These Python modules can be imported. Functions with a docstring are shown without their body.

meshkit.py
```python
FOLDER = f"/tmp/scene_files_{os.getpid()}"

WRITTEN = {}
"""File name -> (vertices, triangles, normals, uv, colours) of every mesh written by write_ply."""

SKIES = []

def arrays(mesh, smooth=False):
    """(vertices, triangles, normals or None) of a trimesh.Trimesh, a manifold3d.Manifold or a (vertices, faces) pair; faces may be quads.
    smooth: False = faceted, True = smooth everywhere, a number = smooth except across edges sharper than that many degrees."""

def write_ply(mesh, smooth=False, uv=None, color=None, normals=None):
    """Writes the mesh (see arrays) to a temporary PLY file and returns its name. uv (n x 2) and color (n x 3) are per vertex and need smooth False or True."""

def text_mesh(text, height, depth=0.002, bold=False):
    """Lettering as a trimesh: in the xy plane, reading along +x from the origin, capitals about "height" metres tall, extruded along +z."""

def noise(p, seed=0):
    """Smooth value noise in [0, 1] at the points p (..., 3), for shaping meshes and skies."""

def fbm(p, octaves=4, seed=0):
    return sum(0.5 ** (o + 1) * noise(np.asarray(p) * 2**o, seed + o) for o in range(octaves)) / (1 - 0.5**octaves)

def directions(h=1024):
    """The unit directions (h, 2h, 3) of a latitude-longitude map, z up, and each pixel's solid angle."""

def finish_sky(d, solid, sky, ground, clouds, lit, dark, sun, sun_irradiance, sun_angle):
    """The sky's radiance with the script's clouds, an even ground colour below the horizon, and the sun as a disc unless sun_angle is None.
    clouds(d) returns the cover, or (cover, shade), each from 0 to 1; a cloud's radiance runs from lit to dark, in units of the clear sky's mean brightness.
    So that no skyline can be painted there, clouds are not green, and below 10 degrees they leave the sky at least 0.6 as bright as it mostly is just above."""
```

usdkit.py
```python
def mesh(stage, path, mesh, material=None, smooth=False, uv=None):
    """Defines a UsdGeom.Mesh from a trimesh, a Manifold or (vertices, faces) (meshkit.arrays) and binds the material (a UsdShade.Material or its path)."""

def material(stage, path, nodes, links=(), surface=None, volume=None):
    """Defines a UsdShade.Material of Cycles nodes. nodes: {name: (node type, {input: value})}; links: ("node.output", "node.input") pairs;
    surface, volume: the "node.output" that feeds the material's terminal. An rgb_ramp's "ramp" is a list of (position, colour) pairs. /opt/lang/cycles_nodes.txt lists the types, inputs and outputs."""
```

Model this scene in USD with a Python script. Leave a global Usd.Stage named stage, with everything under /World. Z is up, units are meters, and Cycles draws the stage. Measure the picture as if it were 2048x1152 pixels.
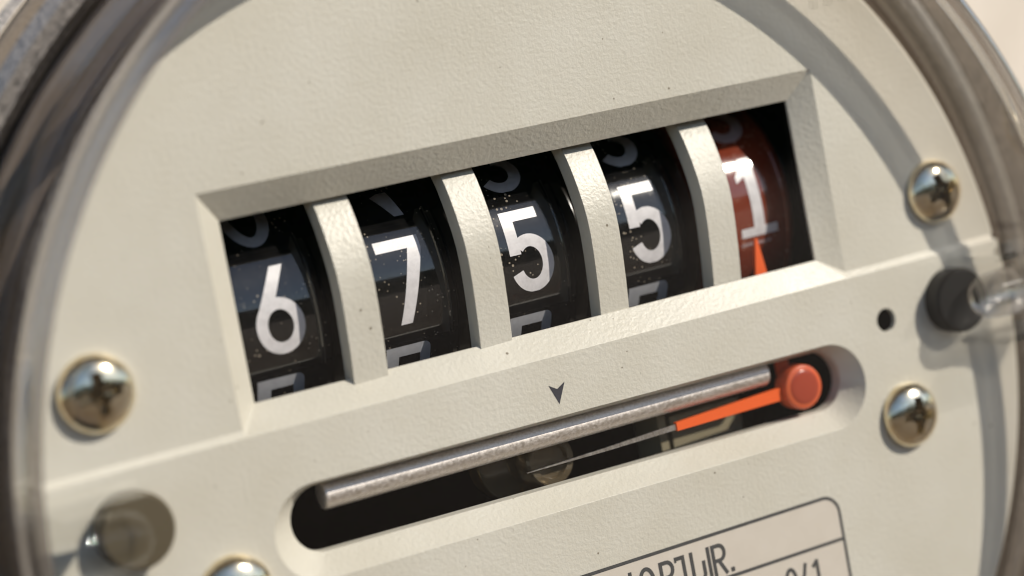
import math, random
import numpy as np, trimesh, shapely, manifold3d as m3
from shapely.geometry import Polygon, LineString, Point, box
from shapely import affinity
from shapely.ops import unary_union
import usdkit, meshkit
from pxr import Usd, UsdGeom, UsdLux, UsdShade, Gf, Sdf

random.seed(7)
rng = np.random.default_rng(7)
stage = Usd.Stage.CreateInMemory()
UsdGeom.SetStageUpAxis(stage, UsdGeom.Tokens.z)
UsdGeom.SetStageMetersPerUnit(stage, 1.0)
UsdGeom.Xform.Define(stage, '/World')
UsdGeom.Scope.Define(stage, '/World/Looks')
MM = 0.001
Z0 = 1.5                       # height of the meter above the ground, metres

# All shapes below are in millimetres in the meter's own frame: u to the right, v up, w out of the wall.
# world x = u, y = -w, z = v + Z0

# ---------------------------------------------------------------- camera
FPX, DIST = 4150.0, 250.0
U = np.array([7776, -1906, FPX]); U /= np.linalg.norm(U)
_Y = FPX * FPX / (1906 - .19 * 7776)
V = -np.array([.19 * _Y, _Y, FPX]); V /= np.linalg.norm(V); V -= U * (U @ V); V /= np.linalg.norm(V)
W = np.cross(U, V)
RT = np.stack([U, V, W], 1).T                       # picture axes -> meter axes
to_w = lambda p: np.array([p[0], -p[2], p[1]])
eye = RT @ (-np.array([0, 0, DIST]))
right, up, fwd = to_w(RT @ [1, 0, 0]), to_w(RT @ [0, -1, 0]), to_w(RT @ [0, 0, 1])
eye_w = to_w(eye) * MM + [0, 0, Z0]
cam = UsdGeom.Camera.Define(stage, '/World/camera')
cam.AddTransformOp().Set(Gf.Matrix4d(*right, 0, *up, 0, *(-fwd), 0, *eye_w, 1))
cam.CreateHorizontalApertureAttr(36.0)
cam.CreateVerticalApertureAttr(36.0 * 9 / 16)
cam.CreateFocalLengthAttr(36.0 * FPX / 2048)
cam.CreateClippingRangeAttr(Gf.Vec2f(0.005, 1000))
cam.CreateFStopAttr(9.5)
focus = np.array([6, -2, -2.0])
cam.CreateFocusDistanceAttr(float((focus - eye) @ (RT @ [0, 0, 1]) * MM))
cam.CreateExposureAttr(0.09)

# ---------------------------------------------------------------- sky and sun
SUN = np.array([.57, .55, .64]); SUN /= np.linalg.norm(SUN)
sw = to_w(SUN)
usdkit.material(stage, '/World/Looks/sky_look', {
    'sky': ('sky_texture', {'sky_type': 'single_scattering', 'sun_disc': False, 'sun_elevation': math.asin(sw[2]), 'sun_rotation': math.atan2(sw[0], sw[1]), 'altitude': 100.0, 'aerosol_density': 0.35}),
    'b': ('background_shader', {'strength': 0.12})}, [('sky.color', 'b.color')], surface='b.background')
dome = UsdLux.DomeLight.Define(stage, '/World/sky')
UsdShade.MaterialBindingAPI.Apply(dome.GetPrim()).Bind(UsdShade.Material.Get(stage, '/World/Looks/sky_look'))
dome.GetPrim().SetCustomDataByKey('kind', 'structure')
sun = UsdLux.DistantLight.Define(stage, '/World/sun')
zz = sw / np.linalg.norm(sw); xx = np.cross([0, 0, 1], zz); xx /= np.linalg.norm(xx); yy = np.cross(zz, xx)
sun.AddTransformOp().Set(Gf.Matrix4d(*xx, 0, *yy, 0, *zz, 0, 0, 0, 5, 1))
sun.CreateIntensityAttr(1.15); sun.CreateAngleAttr(0.55); sun.CreateColorAttr(Gf.Vec3f(1.0, .93, .83))
sun.GetPrim().CreateAttribute('inputs:normalize', Sdf.ValueTypeNames.Bool).Set(True)

# ---------------------------------------------------------------- helpers
used = {}
def path_for(name, parent):
    base = (parent.GetPath().pathString if parent is not None else '/World') + '/' + name
    n = used.get(base, -1) + 1; used[base] = n
    return base if n == 0 else f'{base}_{n:03d}'

def obj(name, mesh, mat, parent=None, smooth=False, label=None, metres=False):
    v, f, n = meshkit.arrays(mesh, False)
    v = np.asarray(v, float)
    if not metres:
        v = np.stack([v[:, 0], -v[:, 2], v[:, 1]], 1) * MM
    m = usdkit.mesh(stage, path_for(name, parent), (v, f), mat, smooth=smooth)
    p = m.GetPrim()
    if label: p.SetCustomDataByKey('label', label)
    return p

def thing(name, label, cat, loc=(0, 0, 0)):
    x = UsdGeom.Xform.Define(stage, path_for(name, None)); x.AddTranslateOp().Set(Gf.Vec3d(*loc))
    p = x.GetPrim(); p.SetCustomDataByKey('label', label); p.SetCustomDataByKey('category', cat)
    return p

def cat(*ms):
    vs, fs, n = [], [], 0
    for m in ms:
        v, f, _ = meshkit.arrays(m, False)
        vs.append(v); fs.append(f + n); n += len(v)
    return np.vstack(vs), np.vstack(fs)

def flat(poly, w, flip=False):
    """A shapely polygon as a sheet at height w facing +w."""
    out = []
    for g in getattr(poly, 'geoms', [poly]):
        if g.is_empty: continue
        v, f = trimesh.creation.triangulate_polygon(g, engine='earcut')
        f = np.asarray(f)
        a = v[f[:, 1]] - v[f[:, 0]]; b = v[f[:, 2]] - v[f[:, 0]]
        neg = (a[:, 0] * b[:, 1] - a[:, 1] * b[:, 0]) < 0
        f[neg] = f[neg][:, ::-1]
        out.append((np.column_stack([v, np.full(len(v), float(w))]), f))
    return cat(*out)

def slab(poly, w0, w1):
    out = []
    for g in getattr(poly, 'geoms', [poly]):
        m = trimesh.creation.extrude_polygon(g, w1 - w0, engine='earcut'); m.apply_translation([0, 0, w0]); out.append(m)
    return cat(*out)

def loft(loops, closed=True):
    """Quads between successive loops (n x 3) of equal length; normals face right of travel from the first loop to the last for counter-clockwise loops."""
    n = len(loops[0]); v = np.vstack(loops); f = []
    for k in range(len(loops) - 1):
        for i in range(n if closed else n - 1):
            j = (i + 1) % n
            f.append([k * n + i, k * n + j, (k + 1) * n + j, (k + 1) * n + i])
    return v, np.array(f)

def tri(q):
    v, f = q
    return (v, np.vstack([f[:, [0, 1, 2]], f[:, [0, 2, 3]]])) if f.shape[1] == 4 else q

def circ(cx, cy, r, w, n=96, a0=0, a1=2 * math.pi, end=False):
    t = np.linspace(a0, a1, n, endpoint=end)
    return np.column_stack([cx + r * np.cos(t), cy + r * np.sin(t), np.full(n, float(w))])

def revolve(profile, cx=0, cy=0, n=96, axis='w', closed=False):
    """profile: (r, h) pairs. axis w: h along w; axis u: h along u, centred on v = cx, w = cy."""
    pr = np.array(profile + ([profile[0]] if closed else []), float)
    t = np.linspace(0, 2 * math.pi, n, endpoint=False)
    loops = []
    for r, h in pr:
        if axis == 'w': loops.append(np.column_stack([cx + r * np.cos(t), cy + r * np.sin(t), np.full(n, h)]))
        else: loops.append(np.column_stack([np.full(n, h), cx + r * np.cos(t), cy + r * np.sin(t)]))
    return tri(loft(loops))

def fix(mesh):
    v, f, _ = meshkit.arrays(mesh, False)
    m = trimesh.Trimesh(v, f, process=True); m.merge_vertices(); trimesh.repair.fix_normals(m, multibody=True)
    return m

# ---------------------------------------------------------------- materials
L = '/World/Looks/'
def M(name, nodes, links, surface='p.BSDF'):
    return usdkit.material(stage, L + name, nodes, links, surface=surface)

def plastic(name, col, rough, bump_scale, bump_mm, spot=True, rad=.12, dark=.5, spec=.5):
    c2 = tuple(c * q for c, q in zip(col, (.90, .885, .85)))
    nodes = {'tc': ('texture_coordinate', {}), 'n': ('noise_texture', {'scale': bump_scale, 'detail': 3.0, 'roughness': .55}),
        'n2': ('noise_texture', {'scale': 45.0, 'detail': 4.0, 'roughness': .6}),
        'r2': ('rgb_ramp', {'ramp': [(.3, c2), (.7, col)]}),
        'bv': ('bevel', {'radius': rad * MM, 'samples': 4}),
        'b': ('bump', {'strength': .75, 'distance': bump_mm * MM}),
        'v': ('voronoi_texture', {'scale': 420.0, 'randomness': 1.0}),
        'nd': ('noise_texture', {'scale': 130.0, 'detail': 1.0}),
        'th': ('math', {'math_type': 'multiply_add', 'value2': .22, 'value3': -.078}),
        'lt': ('math', {'math_type': 'less_than'}),
        'mf': ('math', {'math_type': 'multiply', 'value2': .8 if spot else 0.0}),
        'mx': ('mix', {'color2': (.13, .10, .06)}),
        'rr': ('map_range', {'from_min': .3, 'from_max': .7, 'to_min': rough - .05, 'to_max': rough + .08}),
        'p': ('principled_bsdf', {'roughness': rough, 'specular_ior_level': spec})}
    links = [('tc.object', 'n.vector'), ('tc.object', 'n2.vector'), ('n2.fac', 'r2.fac'), ('n.fac', 'b.height'), ('bv.bevel', 'b.normal'), ('b.normal', 'p.normal'),
        ('tc.object', 'v.vector'), ('tc.object', 'nd.vector'), ('nd.fac', 'th.value1'), ('v.distance', 'lt.value1'), ('th.value', 'lt.value2'), ('lt.value', 'mf.value1'),
        ('mf.value', 'mx.fac'), ('r2.color', 'mx.color1'), ('mx.color', 'p.base_color'), ('n2.fac', 'rr.value'), ('rr.result', 'p.roughness')]
    return M(name, nodes, links)

PLATE = plastic('cream_plastic', (.60, .575, .505), .40, 1900.0, .105)
DARK = M('black_interior', {'p': ('principled_bsdf', {'base_color': (.004, .0035, .003), 'roughness': .8, 'specular_ior_level': .1})}, [])

def glossy_drum(name, col, dust=(.42, .36, .28), amount=.012, coat_r=.04):
    nodes = {'tc': ('texture_coordinate', {}), 'v': ('voronoi_texture', {'scale': 1500.0, 'randomness': 1.0}),
        'nd': ('noise_texture', {'scale': 160.0, 'detail': 2.0}), 'th': ('math', {'math_type': 'multiply_add', 'value2': .8, 'value3': -.29}),
        'lt': ('math', {'math_type': 'less_than'}),
        'film': ('noise_texture', {'scale': 240.0, 'detail': 5.0, 'roughness': .7}), 'fm': ('map_range', {'from_min': .35, 'from_max': .8, 'to_min': .0, 'to_max': amount, 'clamp': True}),
        'ad': ('math', {'math_type': 'multiply_add', 'value2': .6, 'use_clamp': True}),
        'mx': ('mix', {'color1': col, 'color2': dust}),
        'ro': ('map_range', {'from_min': .3, 'from_max': .75, 'to_min': .05, 'to_max': .13}),
        'b': ('bump', {'strength': .3, 'distance': .01 * MM}),
        'p': ('principled_bsdf', {'ior': 1.65, 'coat_weight': .35, 'coat_roughness': coat_r, 'coat_ior': 1.5})}
    links = [('tc.object', 'v.vector'), ('tc.object', 'nd.vector'), ('tc.object', 'film.vector'), ('nd.fac', 'th.value1'), ('v.distance', 'lt.value1'), ('th.value', 'lt.value2'),
        ('film.fac', 'fm.value'), ('lt.value', 'ad.value1'), ('fm.result', 'ad.value3'), ('ad.value', 'mx.fac'), ('mx.color', 'p.base_color'),
        ('film.fac', 'ro.value'), ('ro.result', 'p.roughness'), ('film.fac', 'b.height'), ('b.normal', 'p.normal')]
    return M(name, nodes, links)

DRUM_BLACK = glossy_drum('black_drum', (.003, .003, .0035))
DRUM_RED = glossy_drum('red_drum', (.15, .021, .007), (.5, .28, .2), .09, .10)
GEAR = M('gear_plastic', {'p': ('principled_bsdf', {'base_color': (.006, .005, .004), 'roughness': .16})}, [])

def ink(name, col, rough=.4):
    return M(name, {'tc': ('texture_coordinate', {}), 'n': ('noise_texture', {'scale': 900.0, 'detail': 4.0, 'roughness': .7}),
        'r': ('rgb_ramp', {'ramp': [(.25, tuple(c * .78 for c in col)), (.6, col)]}), 'p': ('principled_bsdf', {'roughness': rough})},
        [('tc.object', 'n.vector'), ('n.fac', 'r.fac'), ('r.color', 'p.base_color')])
WHITE_INK = ink('white_ink', (.62, .60, .61), .35)
GREY_SHADE_INK = ink('grey_shade_ink', (.36, .36, .38), .45)  # grey print below; on the upper digits the shade is put into it
LILAC_SHADE_INK = ink('lilac_shade_ink', (.36, .27, .27), .4)  # upper digit of the red drum, dimmed by shade put into the ink
BLACK_INK = ink('black_ink', (.035, .034, .045), .5)
FRAME_INK = ink('frame_ink', (.06, .06, .06), .5)

def metal(name, col, rough, scale, amt, tint=None, thr=.5):
    nodes = {'tc': ('texture_coordinate', {}), 'n': ('noise_texture', {'scale': scale, 'detail': 5.0, 'roughness': .7}),
        'r': ('rgb_ramp', {'ramp': [(.35, tint or tuple(c * .8 for c in col)), (.62, col)]}),
        'ro': ('map_range', {'from_min': .3, 'from_max': .7, 'to_min': rough * .75, 'to_max': rough * 1.35}),
        'b': ('bump', {'strength': .8, 'distance': amt * MM}), 'p': ('principled_bsdf', {'metallic': 1.0})}
    return M(name, nodes, [('tc.object', 'n.vector'), ('n.fac', 'r.fac'), ('r.color', 'p.base_color'), ('n.fac', 'ro.value'), ('ro.result', 'p.roughness'), ('n.fac', 'b.height'), ('b.normal', 'p.normal')])
SCREW = metal('zinc_screw', (.86, .80, .66), .14, 420.0, .012, (.74, .62, .40))
ROD = metal('dull_rod', (.80, .75, .71), .50, 2600.0, .02, (.60, .54, .49))
RING = metal('galvanised', (.44, .40, .36), .40, 2200.0, .06, (.22, .20, .18))
NEEDLE = metal('needle_steel', (.75, .73, .70), .25, 900.0, .006)
ORANGE = M('orange_paint', {'p': ('principled_bsdf', {'base_color': (.78, .115, .02), 'roughness': .38})}, [])
HUB = M('red_plastic', {'p': ('principled_bsdf', {'base_color': (.62, .11, .04), 'roughness': .25, 'subsurface_weight': .25, 'subsurface_scale': .0008})}, [])
HUBCAP = M('red_cap', {'p': ('principled_bsdf', {'base_color': (.34, .055, .028), 'roughness': .2})}, [])
LABEL = M('label_stock', {'tc': ('texture_coordinate', {}), 'n': ('noise_texture', {'scale': 300.0, 'detail': 3.0}), 'r': ('rgb_ramp', {'ramp': [(.3, (.57, .515, .445)), (.7, (.60, .545, .475))]}), 'p': ('principled_bsdf', {'roughness': .42})},
    [('tc.object', 'n.vector'), ('n.fac', 'r.fac'), ('r.color', 'p.base_color')])
RUBBER = M('dark_rubber', {'p': ('principled_bsdf', {'base_color': (.005, .0045, .004), 'roughness': .5, 'specular_ior_level': .3})}, [])
PLUG_HAZED = M('hazed_plug', {'p': ('principled_bsdf', {'base_color': (.085, .068, .040), 'roughness': .5, 'specular_ior_level': .3})}, [])  # left plug made lighter, haze painted into its base colour
RECESS_SHADE = M('recess_shade', {'p': ('principled_bsdf', {'base_color': (.06, .042, .018), 'roughness': .7, 'specular_ior_level': .2})}, [])  # floor of the screw cross, shade of the recess painted as dark colour
AMBER = M('amber_bearing', {'p': ('principled_bsdf', {'base_color': (.55, .42, .25), 'roughness': .12, 'transmission_weight': .85, 'ior': 1.5})}, [])
OLIVE = M('olive_bracket', {'p': ('principled_bsdf', {'base_color': (.20, .17, .105), 'roughness': .55})}, [])
WALLM = M('cream_wall', {'tc': ('texture_coordinate', {}), 'n': ('noise_texture', {'scale': 60.0, 'detail': 5.0}), 'r': ('rgb_ramp', {'ramp': [(.3, (.62, .55, .46)), (.7, (.70, .63, .54))]}),
    'b': ('bump', {'strength': .3, 'distance': .3 * MM}), 'p': ('principled_bsdf', {'roughness': .8})},
    [('tc.object', 'n.vector'), ('n.fac', 'r.fac'), ('r.color', 'p.base_color'), ('n.fac', 'b.height'), ('b.normal', 'p.normal')])
GROUNDM = M('dry_ground', {'tc': ('texture_coordinate', {}), 'n': ('noise_texture', {'scale': 3.0, 'detail': 8.0}), 'r': ('rgb_ramp', {'ramp': [(.3, (.09, .06, .036)), (.7, (.15, .105, .065))]}),
    'p': ('principled_bsdf', {'roughness': .9})}, [('tc.object', 'n.vector'), ('n.fac', 'r.fac'), ('r.color', 'p.base_color')])

HEDGE = M('dark_foliage', {'tc': ('texture_coordinate', {}), 'n': ('noise_texture', {'scale': 2.0, 'detail': 8.0}), 'r': ('rgb_ramp', {'ramp': [(.35, (.012, .016, .006)), (.7, (.05, .06, .025))]}),
    'p': ('principled_bsdf', {'roughness': .8, 'specular_ior_level': .1})}, [('tc.object', 'n.vector'), ('n.fac', 'r.fac'), ('r.color', 'p.base_color')])
EAVE = M('eave_timber', {'tc': ('texture_coordinate', {}), 'n': ('noise_texture', {'scale': 6.0, 'detail': 6.0}), 'r': ('rgb_ramp', {'ramp': [(.3, (.06, .042, .028)), (.7, (.10, .07, .05))]}),
    'p': ('principled_bsdf', {'roughness': .7})}, [('tc.object', 'n.vector'), ('n.fac', 'r.fac'), ('r.color', 'p.base_color')])
BASEM = ink('brown_base', (.15, .122, .10), .4)
BANDM = metal('brown_metal', (.20, .165, .14), .45, 900.0, .03, (.12, .10, .085))
def clear(name, tint, rough=.03, ior=1.5, scratch=.0):
    """Thin clear plastic: sunlight passes, the sky mirrors in it by Fresnel."""
    return M(name, {'fr': ('fresnel', {'IOR': ior}), 't': ('transparent_bsdf', {'color': tint}), 'g': ('glossy_bsdf', {'color': (1, 1, 1), 'roughness': rough}),
        'ge': ('geometry', {}), 'io': ('math', {'math_type': 'multiply_add', 'value2': 1 / ior - ior, 'value3': ior}),
        'm': ('mix_closure', {})}, [('ge.backfacing', 'io.value1'), ('io.value', 'fr.IOR'), ('fr.fac', 'm.fac'), ('t.BSDF', 'm.closure1'), ('g.BSDF', 'm.closure2')], surface='m.closure')
PANE = clear('clear_pane', (.985, .985, .98), .02, 1.33)
SIDE = clear('clear_side', (.92, .90, .875), .02, 1.6)
GLASS = M('clear_glass', {'p': ('principled_bsdf', {'base_color': (.93, .93, .93), 'roughness': .03, 'transmission_weight': 1.0, 'ior': 1.49})}, [])

FROST = M('cloudy_glass', {'p': ('principled_bsdf', {'base_color': (.90, .89, .87), 'roughness': .12, 'transmission_weight': 1.0, 'ior': 1.45}), 't': ('transparent_bsdf', {'color': (.9, .9, .9)}), 'm': ('mix_closure', {'fac': .62})},
    [('p.BSDF', 'm.closure1'), ('t.BSDF', 'm.closure2')], surface='m.closure')
RIMG = M('clear_rim', {'p': ('principled_bsdf', {'base_color': (.93, .92, .91), 'roughness': .03, 'transmission_weight': 1.0, 'ior': 1.55}), 't': ('transparent_bsdf', {'color': (.85, .85, .85)}), 'm': ('mix_closure', {'fac': .55}),
    'g': ('glossy_bsdf', {'color': (.95, .95, .95), 'roughness': .04}), 'lw': ('layer_weight', {'blend': .35}), 'mr': ('map_range', {'from_min': .0, 'from_max': 1.0, 'to_min': .12, 'to_max': .55}), 'm2': ('mix_closure', {})},
    [('p.BSDF', 'm.closure1'), ('t.BSDF', 'm.closure2'), ('m.closure', 'm2.closure1'), ('g.BSDF', 'm2.closure2'), ('lw.facing', 'mr.value'), ('mr.result', 'm2.fac')], surface='m2.closure')

# ---------------------------------------------------------------- the setting
CX, CY = 6.5, -18.0            # centre of the round meter
def setting(name, mesh, mat, label, cat_, metres=False):
    p = obj(name, mesh, mat, metres=metres, label=label)
    if cat_: p.SetCustomDataByKey('category', cat_)
    p.SetCustomDataByKey('kind', 'structure')
    return p
# far behind the camera: a dark row of trees that the drums and the cover mirror, and the eave above
tx = np.linspace(-60, 75, 180); hh = 6.2 + 1.6 * meshkit.fbm(np.column_stack([tx * .35, tx * 0, tx * 0]), 4, 3)
rows = []
for dy, hk in ((-28.0, 0), (-28.5, .8), (-30, 1.0), (-32, 1.0), (-33.5, .8), (-34, 0)):
    jit = 1.2 * meshkit.fbm(np.column_stack([tx * .8, tx * 0 + dy, tx * 0]), 3, 9)
    rows.append(np.column_stack([tx, dy + jit, hh * hk]))
vv, ff = tri(loft(rows, closed=False))
tp = obj('tree_row', (vv, ff), HEDGE, metres=True, smooth=True, label='dark row of trees far in front of the wall')
tp.SetCustomDataByKey('kind', 'stuff'); tp.SetCustomDataByKey('category', 'trees')
ev = trimesh.creation.box([8, 1.0, .12]); ev.apply_translation([0, -.45, Z0 + 1.45])
setting('roof_eave', ev, EAVE, 'plain roof eave above the meter', 'eave', True)
g = trimesh.creation.box([300, 300, .2]); g.apply_translation([0, 0, -.1])
setting('ground', g, GROUNDM, 'dry brown ground in front of the wall', 'ground', True)
wall_poly = box(-3000, -1499, 3000, 900).difference(Point(CX, CY).buffer(76, 64))
wp = obj('wall', slab(wall_poly, -40, -14), WALLM, label='pale cream wall behind the round meter')
x = UsdGeom.Xformable(wp); x.AddTranslateOp().Set(Gf.Vec3d(0, 0, Z0))
wp.SetCustomDataByKey('category', 'wall'); wp.SetCustomDataByKey('kind', 'structure')

# ---------------------------------------------------------------- the meter
meter = thing('electric_meter', 'round electric meter with cream faceplate, black number drums and clear cover', 'electric meter', (0, 0, Z0))

# outlines -------------------------------------------------------
REC_O = np.array([(-37.0, -9.27), (49.1, -9.27), (49.1, 18.62), (-37.0, 18.62)])       # window recess, outer edge
REC_I = np.array([(-33.9, -6.2, -3.0), (45.2, -6.1, -.75), (46.0, 15.15, -2.1), (-33.75, 15.05, -3.0)])
def stadium(c0, c1, r, n=24):
    a = np.linspace(-math.pi / 2, math.pi / 2, n); b = np.linspace(math.pi / 2, 3 * math.pi / 2, n)
    return np.vstack([np.column_stack([c1[0] + r * np.cos(a), c1[1] + r * np.sin(a)]), np.column_stack([c0[0] + r * np.cos(b), c0[1] + r * np.sin(b)])])
SL_O = stadium((-30.4, -21.9), (43.3, -22.75), 5.65)
SL_I = stadium((-28.9, -21.0), (43.0, -22.0), 3.95)
STEP0, STEP1, LW = -8.5, -9.27, 0.55      # the lower half of the plate stands LW proud
R0 = 69.3
disc = Polygon(circ(CX, CY, R0 - .8, 0, 256)[:, :2])
hole_small = Point(53.95, -16.03).buffer(1.55, 16)
upper_p = disc.intersection(box(-200, STEP0, 200, 200)).difference(Polygon(REC_O))
lower_p = disc.intersection(box(-200, -200, 200, STEP1)).difference(Polygon(SL_O)).difference(hole_small)
parts = [flat(upper_p, 0), flat(lower_p, LW)]
def strip(u0, u1):
    return np.array([(u0, STEP1, LW), (u1, STEP1, LW), (u1, STEP0, 0), (u0, STEP0, 0)]), np.array([[0, 1, 2], [0, 2, 3]])
xe = math.sqrt((R0 - .8) ** 2 - (STEP0 - CY) ** 2)
parts += [strip(CX - xe, -37.0), strip(49.1, CX + xe)]
# recess bevels (each a patch finely split, so that the right one can twist)
RO3 = [np.array([*REC_O[0], LW]), np.array([*REC_O[1], LW]), np.array([*REC_O[2], 0]), np.array([*REC_O[3], 0])]
def patch(a, b, c, d, n=12):
    s = np.linspace(0, 1, 3 * n + 1)[:, None]
    lo = a + (b - a) * s; hi = d + (c - d) * s
    return tri(loft([lo + (hi - lo) * q for q in np.linspace(0, 1, n + 1)], closed=False))
kl, kr = np.array([-37.0, STEP0, 0]), np.array([49.1, STEP0, 0])     # the step meets the recess here
tri3 = lambda *p: (np.array(p, float), np.array([[0, 1, 2]]))
parts += [tri3(RO3[0], REC_I[0], kl), tri3(RO3[1], kr, REC_I[1])]
for i in range(4):
    j = (i + 1) % 4
    parts.append(patch(kr if i == 1 else RO3[i], kl if i == 3 else RO3[j], REC_I[j], REC_I[i]))
    a, b = REC_I[i].copy(), REC_I[j].copy(); a2, b2 = a.copy(), b.copy(); a2[2] -= .35; b2[2] -= .35
    parts.append(patch(a, b, b2, a2))
# slot bevel and wall
l3 = lambda p, w: np.column_stack([p, np.full(len(p), float(w))])
parts += [tri(loft([l3(SL_O, LW), l3(SL_I, -2.2), l3(SL_I, -4.0)]))]
hc = circ(53.95, -16.03, 1.55, LW, 64)
parts += [tri(loft([hc, hc - [0, 0, .7]]))]
# rounded outer edge of the plate, upper and lower arcs
aU = math.asin((STEP0 - CY) / (R0 - .8)); aL = math.asin((STEP1 - CY) / (R0 - .8))
for (a0, a1, w) in ((aU, math.pi - aU, 0.), (math.pi - aL, 2 * math.pi + aL, LW)):
    prof = [(R0 - .8, w)] + [(R0 - .8 + .8 * math.sin(t), w - .8 + .8 * math.cos(t)) for t in np.linspace(.25, math.pi / 2, 6)] + [(R0, -5)]
    parts.append(tri(loft([circ(CX, CY, r, h, 160, a0, a1, True) for r, h in prof][::-1], closed=False)))
plate = obj('faceplate', cat(*parts), PLATE, meter)
# a back sheet keeps daylight from leaking in behind the plate
back_p = Point(CX, CY).buffer(R0 - .3, 64).difference(Polygon([(-34.3, -6.6), (47.3, -6.6), (47.3, 15.6), (-34.3, 15.6)])).difference(Polygon(SL_I).buffer(.25)).difference(Point(53.95, -16.03).buffer(1.7))
obj('mounting_plate', slab(back_p, -5.2, -4.2), DARK, meter)
obj('register_housing', fix(revolve([(R0 - 1, -4.8), (R0 - 1, -60), (.01, -60), (.01, -60.5), (R0 - .4, -60.5), (R0 - .4, -4.8)], CX, CY, 96, closed=True)), DARK, meter)

# divider ribs ---------------------------------------------------
rib_vw = [(15.6, -4.5), (15.05, -4.0), (13.6, -3.15), (12, -2.45), (10, -1.72), (8, -1.15), (6.2, -.80), (4.2, -.68), (1.5, -.80), (-2.5, -1.22), (-5, -1.6), (-7.46, -2.0)]
DRUM_V, DRUM_R, DRUM_W = 1.8, 16.0, -5.3
back = [(v_ - .25, w_ - 2.5) for v_, w_ in rib_vw[::-1]]
rib_poly = Polygon(rib_vw + back)
for left, right_ in ((-21.75, -17.3), (-4.72, -.33), (12.49, 16.65), (29.68, 33.95)):
    m = trimesh.creation.extrude_polygon(rib_poly.buffer(0), right_ - left, engine='earcut')
    vv = m.vertices
    m = trimesh.Trimesh(np.column_stack([left + vv[:, 2], vv[:, 0], vv[:, 1]]), m.faces)
    obj('divider_rib', m, PLATE, meter, smooth=24)

# number drums ---------------------------------------------------
def stroke(pts, w=1.55, cap='flat'):
    return LineString(pts).buffer(w / 2, cap_style=cap, join_style='mitre', quad_segs=12)
def arc(cx, cy, rx, ry, a0, a1, n=28):
    t = np.radians(np.linspace(a0, a1, n)); return [(cx + rx * math.cos(q), cy + ry * math.sin(q)) for q in t]
H = 10.5
def g_six():
    ring = Polygon(arc(0, 3.35, 3.05, 3.35, 0, 360, 60)).difference(Polygon(arc(0, 3.35, 1.62, 1.95, 0, 360, 60)))
    stem = Polygon([(.45, H), (2.1, H), (-.7, 5.2), (-1.6, 3.6), (-3.05, 3.4), (-2.75, 4.75)]).difference(Polygon(arc(0, 3.35, 1.62, 1.95, 0, 360, 60)))
    return unary_union([ring, stem])
def g_seven():
    return unary_union([box(-3.0, H - 1.45, 3.0, H), Polygon([(1.45, H - .8), (3.0, H - .8), (3.0, H - 1.7), (-.1, 0), (-1.65, 0)])])
def g_five():
    bowl = stroke(arc(0, 3.6, 2.3, 2.85, 132, -160, 48), 1.6)
    stem = Polygon([(-2.75, H), (-1.15, H), (-1.25, 4.9), (-2.85, 4.9)])
    return unary_union([bowl, stem, box(-2.75, H - 1.4, 2.35, H)])
def g_one():
    return unary_union([box(-.85, 0, .85, H), box(-2.9, 0, 2.9, 1.2), Polygon([(.3, H), (-.2, H), (-2.2, H - 2.3), (-2.2, H - 3.2), (-.7, H - 2.4), (.3, H - 1.2)])])
def g_zero():
    return stroke(arc(0, H / 2, 2.35, H / 2 - .7, 0, 360, 60), 1.4)
def g_three():
    return unary_union([stroke(arc(0, 3.1, 2.3, 2.4, 85, -150, 30)), stroke(arc(0, 7.7, 2.05, 2.1, 150, -85, 30))])
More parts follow.
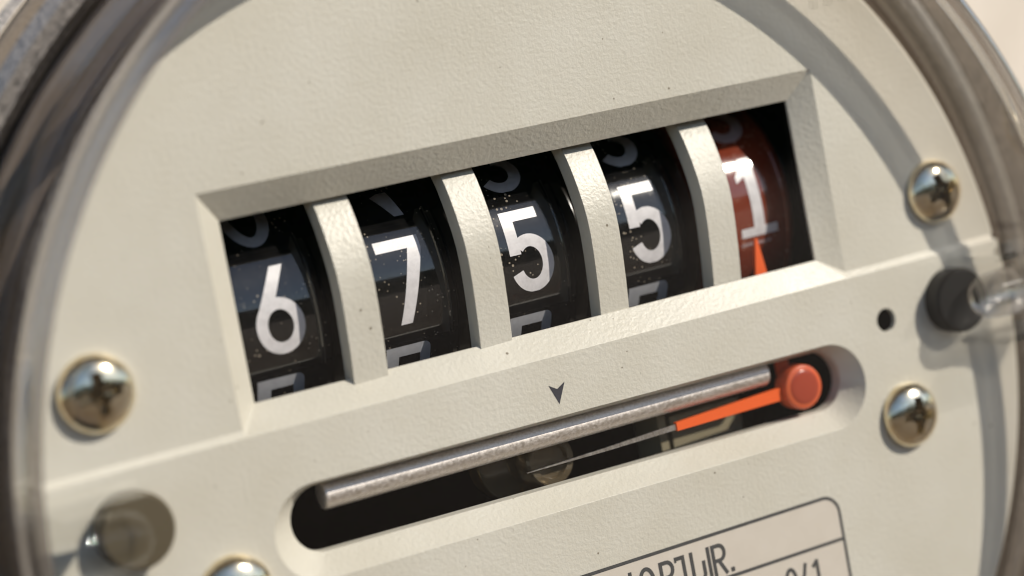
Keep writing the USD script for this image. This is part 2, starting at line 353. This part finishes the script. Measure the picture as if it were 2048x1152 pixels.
def g_slant1():
    return Polygon([(-.2, 0), (1.1, 0), (.4, 4), (-.9, 4), (-2.0, 3.5)])
def g_box():
    o = box(-3.0, 0, 3.0, H); o = unary_union([o.buffer(-.9).buffer(.9, quad_segs=8), box(-3, 0, 0, H)])
    return o.difference(box(-1.3, -1, 1.6, H - 1.4))
def g_line():
    return box(-2.4, H - .35, 2.4, H)

def wrap(poly, uc, arc0, lift=.03, thick=True):
    """Glyph polygon -> thin skin on the drum; arc0: arc length (mm) of the glyph's foot above the drum's axis height."""
    poly = poly.buffer(.001).intersection(box(-20, -.01, 20, 20))
    cells = []
    x0, y0, x1, y1 = poly.bounds
    for yk in np.arange(math.floor(y0), y1, .5):
        c = poly.intersection(box(x0 - 1, yk, x1 + 1, yk + .5))
        for gg in getattr(c, 'geoms', [c]):
            if gg.geom_type == 'Polygon' and gg.area > 1e-4: cells.append(flat(gg, 0))
    v, f = cat(*cells)
    v = v.copy(); phi = (arc0 + v[:, 1]) / DRUM_R
    return np.column_stack([uc + v[:, 0], DRUM_V + (DRUM_R + lift) * np.sin(phi), DRUM_W - DRUM_R + (DRUM_R + lift) * np.cos(phi)]), f

asn = lambda v: DRUM_R * math.asin((v - DRUM_V) / DRUM_R)
drums = [(-34.45, g_six, g_zero, -27.95, 3.45, 'black number drum showing a white 6, leftmost'),
         (-17.3, g_seven, g_slant1, -11.05, 3.35, 'black number drum showing a white 7'),
         (-.33, g_five, g_three, 6.2, 3.55, 'black number drum showing a white 5, next to the 7'),
         (16.65, g_five, g_three, 23.8, 3.5, 'black number drum showing a white 5, next to the red drum'),
         (33.95, g_one, g_three, 40.75, 3.6, 'red number drum showing a white 1')]
for k, (u0, main, above, uc, vc, lab) in enumerate(drums):
    red = k == 4
    R = DRUM_R
    prof = [(R - 8, u0 - 1.2), (R - .25, u0 - 1.2), (R, u0 - .95), (R, u0 + 11.15), (R + .16, u0 + 11.3), (R + .16, u0 + 11.55), (R - .1, u0 + 11.75), (R - .55, u0 + 11.85), (R - .55, u0 + 12.6), (R - 8, u0 + 12.6)]
    d = obj('number_drum', fix(revolve(prof, DRUM_V, DRUM_W - R, 200, 'u', closed=True)), DRUM_RED if red else DRUM_BLACK, meter, smooth=25, label=lab)
    foot = asn(vc) - H / 2
    obj('digit', wrap(main(), uc, foot), WHITE_INK, d, smooth=True)
    obj('digit', wrap(above(), uc + (0, 1.5, -.1, -.1, -.3)[k], asn(10.95)), LILAC_SHADE_INK if red else GREY_SHADE_INK, d, smooth=True, label='cut off digit above the white one, shade put into its ink')
    obj('digit', wrap((g_line if red else g_box)(), uc - (.8, .8, .8, .8, .6)[k], asn(-4.45 if not red else -2.4) - H), LILAC_SHADE_INK if red else GREY_SHADE_INK, d, smooth=True, label='grey cut off digit below the white one')
    col = [(7, u0 + 12.7), (R - 1.2, u0 + 12.7), (R - .75, u0 + 13.1), (R - .75, u0 + 14.6), (R - 1.1, u0 + 15.0), (7, u0 + 15.0)]
    obj('side_collar', fix(revolve(col, DRUM_V, DRUM_W - R, 160, 'u', closed=True)), GEAR, d, smooth=30)
sh = trimesh.creation.cylinder(2.2, 95, sections=24); vv = sh.vertices
obj('drum_axle', trimesh.Trimesh(np.column_stack([6.5 + vv[:, 2], DRUM_V + vv[:, 0], DRUM_W - DRUM_R + vv[:, 1]]), sh.faces), ROD, meter)

# slot: rod, needle, bearing -------------------------------------
def rod(a, b, r, n=24, cap=.35):
    a, b = np.array(a, float), np.array(b, float); d = b - a; ln = np.linalg.norm(d); d /= ln
    e1 = np.cross(d, [0, 0, 1.0]); e1 /= np.linalg.norm(e1); e2 = np.cross(d, e1)
    t = np.linspace(0, 2 * math.pi, n, endpoint=False); loops = []
    for s, q in ((0, .01), (0, r - cap), (cap * .3, r - cap * .3), (cap, r), (ln - cap, r), (ln - cap * .3, r - cap * .3), (ln, r - cap), (ln, .01)):
        loops.append(a + d * s + q * (np.cos(t)[:, None] * e1 + np.sin(t)[:, None] * e2))
    return fix(tri(loft(loops)))
obj('metal_rod', rod((-28.1, -18.75, -3.4), (35.9, -19.1, -3.4), 1.7), ROD, meter, smooth=40)
hubc = (40.2, -21.95)
ptr = obj('pointer_hub', fix(revolve([(.01, -3.8), (2.75, -3.8), (2.95, -3.4), (2.95, -1.4), (2.8, -1.1), (2.5, -.98), (2.2, -.95), (.01, -.95)], *hubc, 64)), HUB, meter, smooth=35, label='red round hub of the orange pointer')
def tapered(pts, w0, w1):
    m = trimesh.creation.extrude_polygon(Polygon(pts), w1 - w0, engine='earcut'); m.apply_translation([0, 0, w0]); return m
obj('hub_cap', fix(revolve([(.01, -.96), (2.25, -.96), (2.1, -.85), (1.5, -.78), (.01, -.75)], *hubc, 48)), HUBCAP, ptr, smooth=40)
obj('orange_arm', tapered([(38.6, -23.0), (38.6, -21.3), (20.5, -21.95), (20.5, -23.0)], -2.6, -1.9), ORANGE, ptr)
obj('steel_tip', tapered([(20.5, -22.1), (20.5, -22.85), (10, -22.95), (-1.6, -22.85), (-1.6, -22.75), (10, -22.5)], -2.45, -2.1), NEEDLE, ptr)
obj('orange_arm', tapered([(37.2, -10.0), (40.1, -10.0), (39.0, -1.8), (38.7, -1.8)], -4.45, -4.0), ORANGE, ptr)
obj('orange_arm', tapered([(38.9, -20.5), (40.9, -20.5), (40.4, -9), (38.2, -9)], -4.9, -4.5), ORANGE, ptr)
bear = obj('pivot_bearing', fix(revolve([(.01, -14), (3.4, -14), (3.4, -7.4), (3.1, -7.0), (2.3, -7.0), (2.1, -7.6), (.01, -7.8)], 4.6, -23.2, 48)), AMBER, meter, smooth=35)
obj('pivot_pin', fix(revolve([(.01, -14), (5.2, -14), (5.2, -11), (4.6, -10.6), (.01, -10.6)], 1.5, -22.6, 48)), AMBER, meter, smooth=35)
bk = trimesh.creation.box([11, 7.5, 5]); bk.apply_translation([28.8, -26, -10.5]); obj('bracket', bk, OLIVE, meter)
bk = trimesh.creation.box([1.2, 8, 6]); bk.apply_translation([22.0, -24.5, -11]); obj('bracket', bk, OLIVE, meter)

# printed arrow and label ----------------------------------------
obj('arrow_mark', flat(Polygon([(2.1, -12.6), (3.2, -13.25), (4.4, -12.6), (3.15, -15.15)]), LW + .02), BLACK_INK, meter)
lab_o = box(-28.5, -70, 41.35, -36.35); lab_r = lab_o.buffer(-2.6).buffer(2.6, quad_segs=12)
label = obj('rating_label', flat(lab_r.intersection(disc.buffer(-.5)), LW + .015), LABEL, meter, label='pinkish printed label below the slot')
frame = lab_r.difference(lab_r.buffer(-.44)).union(box(-28.3, -42.75, 41.0, -42.3).intersection(lab_r))
obj('label_frame', flat(frame.intersection(disc.buffer(-.6)), LW + .035), FRAME_INK, label)
def glyph(ch, h=4.1):
    s = .52; w = 1.0
    st = lambda p: LineString(p).buffer(s / 2, cap_style='flat', join_style='mitre')
    return {'I': lambda: st([(0, 0), (0, h)]), '1': lambda: unary_union([st([(0, 0), (0, h)]), st([(-.75, h - .9), (0, h - .2)])]),
        'O': lambda: st(arc(0, h / 2, w, h / 2 - .25, 0, 360, 30)), '0': lambda: st(arc(0, h / 2, .75, h / 2 - .25, 0, 360, 30)),
        'R': lambda: unary_union([st([(-.8, 0), (-.8, h)]), st([(-.8, h - .25), (.1, h - .25)] + arc(.1, h - 1.2, .8, .95, 90, -90, 12) + [(-.8, h - 2.15)]), st([(-.1, h - 2.1), (.95, 0)])]),
        'T': lambda: unary_union([st([(.2, 0), (.2, h)]), st([(-1.1, h - .25), (.45, h - .25)]), box(-1.1, h - .7, -.8, h)]),
        'U': lambda: unary_union([st([(-.85, h), (-.85, .9)] + arc(0, .95, .85, .7, 180, 350, 14)), st([(.85, .8), (.85, 2.6)])]),
        '.': lambda: box(-.3, 0, .3, .6), '/': lambda: st([(-.5, 0), (.5, h)])}[ch]()
txt = [('I', 8.4), ('O', 10.7), ('R', 13.7), ('T', 16.1), ('U', 18.4), ('I', 20.1), ('R', 21.6), ('.', 23.4)]
obj('label_text', cat(*[flat(affinity.translate(glyph(c), uu, -42.0), LW + .035) for c, uu in txt]), FRAME_INK, label)
obj('label_text', cat(*[flat(affinity.translate(glyph(c, 3.6), uu, -47.6), LW + .035) for c, uu in (('0', 25.8), ('.', 27.6), ('0', 31.9), ('/', 33.9), ('1', 36.2))]), FRAME_INK, label)

# screws ---------------------------------------------------------
def screw(u, v, w0, rot, r=4.45, h=2.5, tilt=0):
    prof = [(0, 0), (r, 0), (r, .35)] + [(r * math.cos(t) ** .9, .35 + (h - .35) * math.sin(t)) for t in np.linspace(.12, math.pi / 2 - .001, 14)]
    cs = m3.CrossSection([np.array([(max(a, 0), b) for a, b in prof])])
    body = m3.Manifold.revolve(cs, 64)
    a, b = 2.75, .72
    arms = None
    for q in (0, 90):
        lo = [(-1.8, -.4, .5), (1.8, -.4, .5), (1.8, .4, .5), (-1.8, .4, .5)]
        pts = [(x_, y_, z_) for x_, y_, z_ in lo] + [(-a, -b, 3.0), (a, -b, 3.0), (a, b, 3.0), (-a, b, 3.0)]
        hl = m3.Manifold.hull_points(np.array(pts)).rotate([0, 0, q]); arms = hl if arms is None else arms + hl
    core = m3.Manifold.hull_points(np.array([(.9 * math.cos(t), .9 * math.sin(t), .1) for t in np.linspace(0, 6.28, 9)] + [(1.5 * math.cos(t), 1.5 * math.sin(t), 3.0) for t in np.linspace(0, 6.28, 9)]))
    s = (body - (arms + core)).rotate([0, 0, rot]).translate([u, v, w0])
    sc = obj('screw', s, SCREW, meter, smooth=32)
    shade_floor = unary_union([affinity.rotate(Polygon([(-1.75, -.2), (1.75, -.2), (1.75, .2), (-1.75, .2)]), q, origin=(0, 0)) for q in (0, 90)]).union(Point(0, 0).buffer(.8))
    gm = slab(affinity.translate(affinity.rotate(shade_floor, rot, origin=(0, 0)), u, v), w0 + .3, w0 + .8)
    obj('drive_recess', gm, RECESS_SHADE, sc)
    return sc
screw(-52.7, -.35, .02, 4); screw(65.6, -.85, .02, 18, 4.35); screw(54.95, -29.2, LW + .02, -7, 4.35); screw(-41.9, -26.0, LW + .02, 30)

# sealing plugs --------------------------------------------------
for s in (-1, 1):
    obj('rubber_plug', fix(revolve([(.01, LW), (4.35, LW), (4.35, 2.9), (4.0, 3.4), (.01, 3.5)], CX + 58.6 * s, -15.7, 48)), RUBBER if s > 0 else PLUG_HAZED, meter, smooth=30, label='black round plug beside the small hole' if s > 0 else 'round plug at the lower left, haze painted into its olive brown')

# clear cover ----------------------------------------------------
cover = obj('cover_pane', fix(revolve([(.01, 12.8), (30, 12.65), (60, 12.1), (70.7, 11.6), (70.7, 10.8), (60, 11.2), (30, 11.7), (.01, 11.85)], CX, CY, 160)), PANE, meter, smooth=30, label='clear front of the round cover')
RIM = [(70.5, 10.4)] + [(71.75 + 1.65 * math.cos(t), 10.6 + 1.9 * math.sin(t)) for t in np.linspace(2.3, -.2, 14)] + [(73.1, 9.5), (71.2, 9.2)]
obj('cover_rim', fix(revolve(RIM, CX, CY, 200, closed=True)), RIMG, cover, smooth=40)
obj('cover_side', fix(revolve([(73.0, 9.6), (73.6, -6.5), (71.4, -6.5), (71.0, 9.2)], CX, CY, 200, closed=True)), SIDE, cover, smooth=40)
obj('cover_flange', fix(revolve([(73.7, -3.4), (75.6, -3.6), (75.9, -4.2), (75.9, -6.4), (73.7, -6.5)], CX, CY, 200, closed=True)), SIDE, cover, smooth=40)
for s in (-1, 1):
    prof = [(.01, 58.0), (1.2, 58.2), (2.2, 58.8), (2.8, 59.7), (3.1, 61), (3.2, 64), (3.7, 67), (4.6, 69.3), (5.4, 70.9), (.01, 70.9)]
    t = np.linspace(0, 2 * math.pi, 40, endpoint=False)
    loops = [np.column_stack([np.full(40, CX + s * h), -15.6 + r * np.cos(t), 6.2 + r * np.sin(t)]) for r, h in prof]
    obj('cover_lug', fix(tri(loft(loops))), FROST if s > 0 else PANE, cover, smooth=40)
    for vv_ in (-10.3, -21.2):
        b_ = trimesh.creation.box([13.0, .9, 9.5]); b_.apply_translation([CX + s * 65.2, vv_, 6.0]); obj('cover_web', b_, PANE, cover)

obj('meter_base', fix(revolve([(68.8, -7.0), (75.8, -7.0), (75.8, -30), (68.8, -30)], CX, CY, 160, closed=True)), BASEM, meter, smooth=30)
# three small raised marks moulded into the front of the cover, upper right
for q in range(3):
    b_ = trimesh.creation.box([.9, 3.0, .8]); b_.apply_transform(trimesh.transformations.rotation_matrix(-.25, [0, 0, 1])); b_.apply_translation([42.3 + 2.3 * q, 27.6 + .1 * q, 12.3]); obj('raised_mark', b_, PANE, cover)
# socket ring ----------------------------------------------------
obj('socket_ring', fix(revolve([(76.0, -60), (76.0, -10.5), (76.6, -8.6), (77.6, -7.6), (79.4, -7.2), (80.8, -7.8), (81.6, -9.2), (81.8, -14.2), (83.2, -14.6), (83.2, -13.9), (82.0, -13.7), (81.6, -60)], CX, CY, 220, closed=True)), RING, meter, smooth=30, label='galvanised metal ring around the cover')

# clamp band on the right side of the ring
a0, a1 = math.radians(-70), math.radians(75)
prof = [(82.2, -13.5), (82.4, -10.6), (83.0, -10.2), (88.6, -10.2), (89.2, -10.8), (89.2, -13.9)]
band = tri(loft([circ(CX, CY, r, h, 90, a0, a1, True) for r, h in prof][::-1], closed=False))
obj('clamp_band', band, BANDM, meter, smooth=30, label='dark brown metal band outside the ring on the right')
